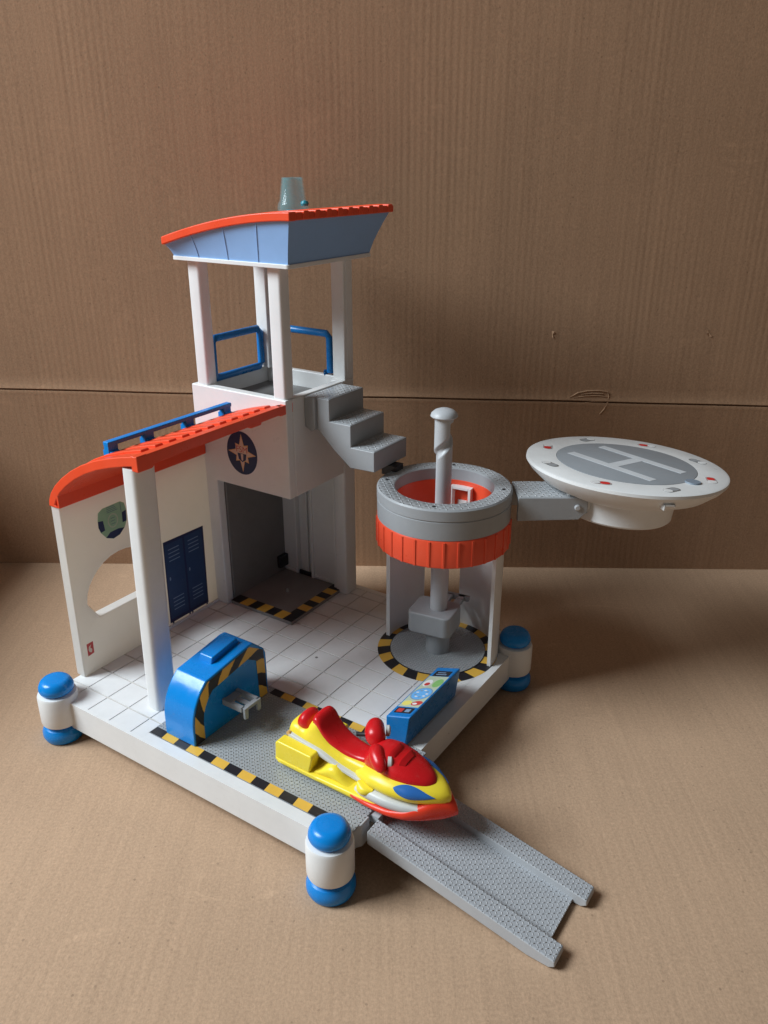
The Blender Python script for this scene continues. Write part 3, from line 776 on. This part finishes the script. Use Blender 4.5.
# ---- lift pole with spiral groove, knob and clamp
PC = (-6.75, 27.9)
pl = B(); secs = []
nz = 170; zs = [6.5 + (30.0-6.5)*i/nz for i in range(nz+1)]
for z in zs:
    q_ = max(0, min(1, (28.1-z)/2.1)); ph = rad(28) - rad(172)*q_
    sec = []
    for j in range(60):
        a = 2*pi*j/60; d = (a-ph+pi) % (2*pi) - pi
        r = .88
        g_ = max(0, 1-(abs(d)/.8)**4) if 20 < z < 29.4 else 0
        sec.append((PC[0]+(r-.34*g_)*cos(a), PC[1]+(r-.34*g_)*sin(a), z))
    secs.append(sec)
pl.loft(secs)
pole = part('lift_pole', pl, PGREY, ang=50)
kn = B(); kn.lathe([(.85, 29.85), (1.2, 29.88), (1.3, 30.0), (1.22, 30.25), (.92, 30.52), (.5, 30.68), (0, 30.72)], (*PC, 0), 40)
part('pole_knob', kn, PGREY, pole)
kb = B(); kb.lathe([(1.25, ZT+.1), (1.25, 7.2)], (*PC, 0), 40); part('pole_socket', kb, GREY, pole)
# clamp: rounded block turned with the view
cb = B(); M = Matrix.Translation((PC[0], PC[1], 0)) @ Matrix.Rotation(rad(8), 4, 'Z')
cb.prism(rrect(-2.75, -2.05, 1.95, 1.9, .75, 6), 'z', 7.1, 9.45, 0, M)
cb.box((.6, 1.6, 8.3), (1.3, 4.6, 8.9), 0, M); cb.box((-.7, 1.6, 8.3), (0, 4.4, 8.9), 0, M); cb.box((-.9, 4.2, 8.3), (1.8, 4.7, 8.9), 0, M)
clamp = part('pole_clamp', cb, GREY, pole, bevel=.2, seg=3, limit=40)

# ---- arm and helipad
AD = Vector((.834, .552, 0)); AN = Vector((.552, -.834, 0))
MA = Matrix(((AD.x, -AN.x, 0, RC[0]), (AD.y, -AN.y, 0, RC[1]), (0, 0, 1, 0), (0, 0, 0, 1)))   # x along arm, y away from camera
ab = B()
ab.prism([(6.9, 20.0), (12.8, 20.15), (13.6, 20.9), (13.6, 22.05), (13.3, 22.45), (6.9, 22.45)], 'y', -2.25, -1.75, 0, MA)
ab.prism([(6.9, 20.0), (12.8, 20.15), (13.6, 20.9), (13.6, 22.05), (13.3, 22.45), (6.9, 22.45)], 'y', 1.75, 2.25, 0, MA)
ab.prism([(6.9, 22.0), (12.0, 22.0), (12.0, 22.44), (6.9, 22.44)], 'y', -1.75, 1.75, 0, MA)
arm = part('helipad_arm', ab, GREY, bevel=.1, limit=40)
at = B(); at.box((7.1, -2.05, 22.42), (11.9, 2.05, 22.48), 0, MA); part('arm_tread', at, STEPT, arm)
pn = B(); Mx = MA @ Matrix.Translation((12.6, -2.2, 21.45)) @ Matrix.Rotation(rad(90), 4, 'X'); pn.lathe([(.3, 0), (.3, .16), (.2, .24), (0, .24)], (0, 0, 0), 20, 0, Mx)
part('hinge_pin', pn, PGREY, arm)
PZ = 24.3
PCc = (7.15, 40.0)
tilt_ax = Vector((cos(-YAW), sin(-YAW), 0))
MP = Matrix.Translation((PCc[0], PCc[1], PZ)) @ Matrix.Rotation(rad(-2.5), 4, tilt_ax) @ Matrix.Rotation(rad(3.6), 4, Vector((-tilt_ax.y, tilt_ax.x, 0)))
hp = B()
hp.lathe([(0, -5.0), (5.0, -5.0), (5.2, -4.8), (5.35, -2.8), (6.4, -2.55), (8.2, -1.75), (9.35, -.75), (9.75, -.2), (9.72, .08), (9.5, .16), (6.8, .16), (6.78, .0), (0, .0)], (0, 0, 0), 96, 0, MP)
pad = part('helipad', hp, WHITE, ang=28)
hd = B(); hd.lathe([(6.75, .02), (6.75, .175), (6.7, .19), (0, .19)], (0, 0, 0), 72, 0, MP)
hdisc = part('pad_disc', hd, HGREY, pad)
hd = B(); Mh = MP @ Matrix.Rotation(math.atan2(-3.17, 9.3), 4, 'Z')
for b_ in (((-4.95, 1.95, .18), (4.95, 2.95, .21)), ((-4.95, -2.95, .18), (4.95, -1.95, .21)), ((-.55, -1.94, .18), (.55, 1.94, .21))): hd.box(*b_, 0, Mh)
part('helipad_letter', hd, plastic('pad_letter_grey', (.62, .645, .67), .4, .05), hdisc)
hd = B(); hd.lathe([(.75, .15), (.7, .3), (0, .3)], (6.95, -1.75, 0), 20, 0, MP); part('pad_button', hd, plastic('slate_button', (.22, .27, .33), .4, .1), hdisc)
a_first = math.atan2(40.62-41, -1.53-6.7)
for i in range(8):
    a = a_first - i*pi/4; M = MP @ Matrix.Rotation(a, 4, 'Z') @ Matrix.Translation((8.15, 0, 0)) @ Matrix.Rotation(rad(-90)+.35, 4, 'Z')
    h = B(); h.prism(rrect(-.95, -.48, .95, .48, .45), 'z', .163, .178, 0, M); o = part('light_recess', h, DGREY if i % 2 else plastic('recess_shade', (.42, .36, .35), .4, .1), pad)
    h = B(); h.prism(rrect(-.78, -.36, .1, .36, .32), 'z', .181, .195, 0, M); part('pad_light', h, LENSR if i % 2 == 0 else GREY, o)
    h = B(); h.prism(rrect(.12, -.42, .92, .42, .38), 'z', .181, .2, 0, M); part('light_bezel', h, WHITE, o)
# small catch under the rim facing the viewer, bracket to the arm
cn = math.atan2(AN.y, AN.x)
M = MP @ Matrix.Rotation(cn + rad(9), 4, 'Z')
h = B(); h.box((8.9, -.55, -.95), (9.62, .55, -.75), 0, M); h.box((8.9, -.55, -1.3), (9.62, -.38, -.75), 0, M); h.box((8.9, .38, -1.0), (9.62, .55, -.75), 0, M)
part('rim_catch', h, WHITE, pad, bevel=.05)
h = B(); h.prism([(11.6, 22.45), (12.3, 21.0), (14.3, 20.9), (16.5, 21.5), (16.5, 22.6), (12.4, 23.0)], 'y', -1.7, 1.7, 0, MA)
part('pad_bracket', h, WHITE, pad, bevel=.1)

# ================================================================== JET SKI
ORG = Vector((-1.5, 7.2, ZT))
SK = root('jet_ski', 'yellow and red toy jet ski with blue windows, at the top of the ramp', 'toy jet ski', world(-1.5, 7.2, ZT+.06), YAW)
YC = 7.2
def sk(name, b, m, bevel=0, parent=None, **k): return b.obj(name, m, parent or SK, bevel, **k)
def sec(x, w_, z0, z1, n=2.6, N=28, yc=0.0, zc=None, up=None):
    """super-ellipse cross-section; zc splits lower and upper halves"""
    if zc is None: zc = (z0+z1)/2
    out = []
    for j in range(N):
        t = 2*pi*j/N; c, s_ = cos(t), sin(t)
        nn = n if s_ < 0 or up is None else up
        y = w_*math.copysign(abs(c)**(2/nn), c)
        z = zc + (z1-zc if s_ > 0 else zc-z0)*math.copysign(abs(s_)**(2/nn), s_)
        out.append((x, YC+yc+y, ZT+z))
    return out
def spline(keys, x):
    ks = sorted(keys); n = len(ks)
    if x <= ks[0][0]: return ks[0][1]
    if x >= ks[-1][0]: return ks[-1][1]
    sl = [(ks[i+1][1]-ks[i][1])/(ks[i+1][0]-ks[i][0]) for i in range(n-1)]
    def tan(i):
        if i == 0: return sl[0]
        if i == n-1: return sl[-1]
        a, b = sl[i-1], sl[i]
        return 0 if a*b <= 0 else 2*a*b/(a+b)      # monotone cubic
    for i in range(n-1):
        if x <= ks[i+1][0]:
            h = ks[i+1][0]-ks[i][0]; t = (x-ks[i][0])/h
            return ((1+2*t)*(1-t)**2*ks[i][1] + t*(1-t)**2*h*tan(i) + t*t*(3-2*t)*ks[i+1][1] + t*t*(t-1)*h*tan(i+1))
def loftx(x0, x1, cnt, W, Z0, Z1, **k):
    b = B(); secs = []
    for i in range(cnt+1):
        x = x0+(x1-x0)*i/cnt; secs.append(sec(x, spline(W, x), spline(Z0, x), spline(Z1, x), **k))
    b.loft(secs); return b
# yellow tub with a flat side flange
b = loftx(-9.3, 1.6, 22, [(-9.3, 2.5), (-9.0, 2.72), (-1, 2.75), (1.6, 2.5)], [(-9.3, .25), (1.6, .2)], [(-9.3, .75), (-5, .8), (-1, .95), (1.6, .9)], n=5)
hull = sk('hull', b, YEL, ang=50)
# rear side boxes and the sloping footwell fairing in front of each
for s_ in (-1, 1):
    b = B()
    y0, y1 = (YC-2.66, YC-1.5) if s_ < 0 else (YC+1.5, YC+2.66)
    b.prism([(-9.2, ZT+.7), (-5.55, ZT+.7), (-5.2, ZT+2.2), (-5.35, ZT+2.45), (-8.9, ZT+2.5), (-9.15, ZT+2.25)], 'y', y0, y1)
    sk('side_box', b, YEL, bevel=.22, seg=3)
    b = B(); yc = YC + s_*1.45; secs = []
    for i in range(11):
        x = -5.2+4.6*i/10; h = .78 + 1.25*math.exp(-((x+3.5)/1.25)**2); secs.append(sec(x, 1.05, .6, h, n=2.6, yc=s_*1.35))
    b.loft(secs); sk('footwell', b, YEL)
# silver trim
b = loftx(-8.5, .8, 24, [(-8.5, 1.62), (-5, 1.75), (.8, 1.95)], [(-8.5, 2.3), (-5.4, 1.9), (0.8, 1.1)], [(-8.5, 2.85), (-5.4, 2.55), (-3, 1.95), (.8, 1.6)], n=6)
sk('silver_trim', b, SILV, ang=50)
b = loftx(-1.2, 4.6, 24, [(-1.2, 2.3), (-.3, 2.6), (1.6, 2.72), (3.2, 2.5), (4.6, 2.0)], [(-1.2, .6), (4.6, .8)], [(-1.2, 1.25), (0, 1.75), (2, 1.85), (4.6, 1.75)], n=4)
sk('silver_trim', b, SILV, ang=50)
# red bow
b = loftx(-1.7, 7.05, 44, [(-1.7, 2.55), (-1.2, 2.78), (0, 2.86), (1.8, 2.86), (3.4, 2.6), (4.8, 1.95), (5.8, 1.2), (6.5, .6), (6.9, .25), (7.05, .06)],
          [(-1.7, .45), (-1, .25), (2, .12), (4, .12), (6, .38), (7.05, .95)], [(-1.7, .82), (-1.2, .98), (.3, .85), (2.0, 1.0), (3.4, 1.35), (4.4, 1.85), (5.5, 2.18), (6.3, 1.95), (7.05, 1.3)], n=3.2)
sk('bow', b, BOWRED, ang=50)
# yellow centre ridge and hood
b = loftx(-9.0, -1.0, 30, [(-9.0, .9), (-8.4, 1.3), (-6.3, 1.42), (-5, 1.4), (-1.0, 1.5)], [(-9, 1.8), (-1, 1.0)],
          [(-9.0, 2.9), (-8.7, 3.5), (-7.9, 3.65), (-7.4, 3.5), (-6.95, 3.6), (-6.4, 4.75), (-5.9, 4.95), (-5.3, 4.35), (-4.3, 3.4), (-2.5, 2.8), (-1, 2.8)], n=3.2)
sk('seat_base', b, YEL, ang=50)
b = loftx(-1.6, 6.35, 36, [(-1.6, 1.55), (-.8, 1.95), (.3, 2.35), (1.8, 2.5), (3.4, 2.28), (4.8, 1.62), (5.7, .95), (6.15, .5), (6.35, .12)],
          [(-1.6, 1.2), (6.35, 1.6)], [(-1.6, 2.5), (0, 3.15), (1.5, 3.4), (3.2, 3.35), (4.8, 3.05), (5.8, 2.75), (6.35, 2.35)], n=2.3)
hood = sk('hood', b, YEL, ang=50)
# lugs at the flank
for s_ in (-1, 1):
    b = B(); b.loft([sec(-.9+.3*i, .55*sin(pi*(i+.6)/6.2)+.1, .9+.07*i, 1.95-.03*i, yc=s_*2.15, N=16) for i in range(6)]); sk('flank_lug', b, YEL)
# blue side windows: almond shells lying on the hood
def hoodpt(x, t, off):
    """point on the hood section at angle t, pushed outward"""
    W = spline([(-1.6, 1.55), (-.8, 1.95), (.3, 2.35), (1.8, 2.5), (3.4, 2.28), (4.8, 1.62), (5.7, .95), (6.15, .5), (6.35, .12)], x)
    z0 = spline([(-1.6, 1.2), (6.35, 1.6)], x); z1 = spline([(-1.6, 2.5), (0, 3.15), (1.5, 3.4), (3.2, 3.35), (4.8, 3.05), (5.8, 2.75), (6.35, 2.35)], x)
    zc = (z0+z1)/2; c, s__ = cos(t), sin(t)
    return Vector((x, YC + (W+off)*math.copysign(abs(c)**(2/2.3), c), ZT + zc + (z1-zc+off)*math.copysign(abs(s__)**(2/2.3), s__)))
for s_ in (-1, 1):
    b = B(); nx, ny = 34, 10; vs = []
    for i in range(nx+1):
        f = i/nx; x = 2.45+3.1*f
        hw = .52*max(.02, sin(pi*f**.85))**.8; tc = .50 - .06*f
        for j in range(ny+1):
            g_ = -1+2*j/ny; t_ = tc+hw*g_*.85; t_ = pi-t_ if s_ < 0 else t_
            vs.append(hoodpt(x, -t_ if False else (pi-(tc+hw*g_*.85) if s_ < 0 else tc+hw*g_*.85), .05*(1-g_*g_)+.03) if True else None)
    # the near side is y < YC: angle pi - t gives negative y
    b.add(vs, [(i*(ny+1)+j, (i+1)*(ny+1)+j, (i+1)*(ny+1)+j+1, i*(ny+1)+j+1) for i in range(nx) for j in range(ny)])
    sk('side_window', b, WBLUE, ang=60)
# red cowl
b = loftx(-1.3, 5.0, 30, [(-1.3, .8), (-.8, 1.25), (.4, 1.62), (1.8, 1.78), (3.2, 1.55), (4.3, 1.0), (4.8, .55), (5.0, .2)],
          [(-1.3, 2.2), (5.0, 2.5)], [(-1.3, 3.4), (-.6, 4.25), (.2, 4.6), (.9, 4.62), (1.6, 4.4), (2.6, 4.12), (3.8, 3.7), (4.6, 3.35), (5.0, 3.0)], n=2.3)
sk('cowl', b, SKIRED, ang=50)
b = B()
for z_, hw in ((4.6, .62), (4.45, .75)):
    pass
b.loft([sec(1.15+.12*i, .95-.05*i, 3.9, 4.72-.07*i+.04*sin(i), n=3, N=20) for i in range(5)]); b.loft([sec(2.2+.14*i, 1.05-.08*i, 3.6, 4.42-.08*i+.03, n=3, N=20) for i in range(4)])
sk('dashboard_panel', b, SKIRED, ang=50)
# handlebar pods with black grips; the bar is turned a little to the left
MH = Matrix.Translation((-.25, YC, 0)) @ Matrix.Rotation(rad(31), 4, 'Z') @ Matrix.Translation((.25, -YC, 0))
for s_ in (-1, 1):
    b = B(); secs = []
    for i in range(13):
        f = i/12; r = (1.0 if s_ > 0 else .78)*math.sqrt(max(.02, 1-abs(2*f-1)**2.8))**.8*(1.02-.24*f)
        c_ = Vector((-.7+.25*abs(f-.5), YC + s_*(.2+2.55*f), ZT+4.25+.45*f-.5*f*f)) + (Vector((-.15, .15, .22)) if s_ > 0 else Vector((.55, .1, -.35)))*f
        secs.append([c_ + Vector((cos(2*pi*j/18)*r*.92, 0, sin(2*pi*j/18)*r*.9)) for j in range(18)])
    b.loft(secs, 0, True, MH); pod = sk('handlebar_pod', b, SKIRED, ang=60)
    if s_ > 0:
        b = B(); b.loft([[MH @ p for p in sec_] for sec_ in [[Vector((x_, YC+s_*y_, ZT+z_)) + Vector((0, cos(2*pi*j/10)*.2, sin(2*pi*j/10)*.2)) for j in range(10)] for x_, y_, z_ in ((-1.4, 1.5, 4.1), (-2.0, 1.6, 4.0), (-2.3, 1.65, 4.0))]]); sk('grip', b, BLACK, parent=pod)
    b = B(); b.lathe([(0, 0), (.46, .02), (.46, .3), (.3, .4), (0, .42)], (0, 0, 0), 20, 0, MH @ Matrix.Translation((.12 if s_ > 0 else .42, YC+s_*1.75, ZT+(4.35 if s_ > 0 else 4.05))) @ Matrix.Rotation(rad(90), 4, 'Y')); sk('mirror', b, SILV, parent=pod)
# red saddle
top = [(-6.75, 4.0), (-6.45, 4.95), (-6.0, 5.2), (-5.6, 5.0), (-5.1, 4.3), (-4.3, 3.65), (-3.2, 3.2), (-2.0, 3.05), (-1.0, 3.2)]
b = loftx(-6.5, -.9, 36, [(-6.5, .7), (-6.2, 1.12), (-5.4, 1.24), (-3.5, 1.12), (-.9, .95)], [(x, z-1.0) for x, z in top], [(x, z) for x, z in top], n=3.4)
sk('saddle', b, SKIRED, ang=60)
b = loftx(-8.3, -6.75, 18, [(-8.3, .35), (-8.0, .95), (-7.5, 1.1), (-7.0, .95), (-6.75, .5)], [(-8.25, 3.0), (-6.85, 3.0)], [(-8.3, 3.6), (-8.0, 4.35), (-7.5, 4.65), (-7.05, 4.4), (-6.75, 3.8)], n=2.3)
sk('rear_seat', b, SKIRED, ang=60)
b = B(); b.lathe([(.2, 0), (.2, .25), (0, .25)], (0, 0, 0), 14, 0, Matrix.Translation((-8.55, YC-1.35, ZT+2.75)) @ Matrix.Rotation(rad(90), 4, 'X')); sk('rear_stud', b, GOLD)
b = B()
for s_ in (-1, 1): b.lathe([(0, -.2), (.34, -.2), (.34, .2), (0, .2)], (0, 0, 0), 20, 0, Matrix.Translation((-5.0, YC+s_*2.1, ZT+.36)) @ Matrix.Rotation(rad(90), 4, 'X'))
b.tube([(-5.0, YC-2.2, ZT+.36), (-5.0, YC+2.2, ZT+.36)], .14, 8)
sk('wheel', b, WHEELG)
SK.rotation_euler = (0, rad(0.8), YAW)

# ================================================================== CAMERA + LIGHT
cam = bpy.data.cameras.new('camera'); co_ = bpy.data.objects.new('camera', cam); C.objects.link(co_)
cam.sensor_fit = 'VERTICAL'; cam.sensor_height = 36; cam.lens = 824.2/1024*36
co_.location = (0, 0, .52); co_.rotation_euler = (rad(90-23.12), 0, 0)
cam.clip_start = .01; cam.clip_end = 50
bpy.context.scene.camera = co_
def area(name, loc, target, size, size_y, power, col):
    l = bpy.data.lights.new(name, 'AREA'); l.shape = 'RECTANGLE'; l.size = size; l.size_y = size_y; l.energy = power; l.color = col
    o = bpy.data.objects.new(name, l); C.objects.link(o); o.location = loc
    d = Vector(target)-Vector(loc); o.rotation_euler = d.to_track_quat('-Z', 'Y').to_euler(); return o
az, el, dist = rad(10), rad(40), 3.0
tg = Vector((0, .72, .15))
area('window_light', tg + dist*Vector((-cos(el)*cos(az), -cos(el)*sin(az), sin(el))), tg, 1.3, 1.3, 134, (.85, .94, 1.0))
wd = bpy.data.worlds.new('World'); bpy.context.scene.world = wd; wd.use_nodes = True
bg = wd.node_tree.nodes['Background']; bg.inputs[0].default_value = (1.0, .93, .84, 1); bg.inputs[1].default_value = .086
sc = bpy.context.scene
sc.view_settings.view_transform = 'Standard'; sc.view_settings.look = 'None'; sc.view_settings.exposure = 0
sc.view_settings.gamma = 1
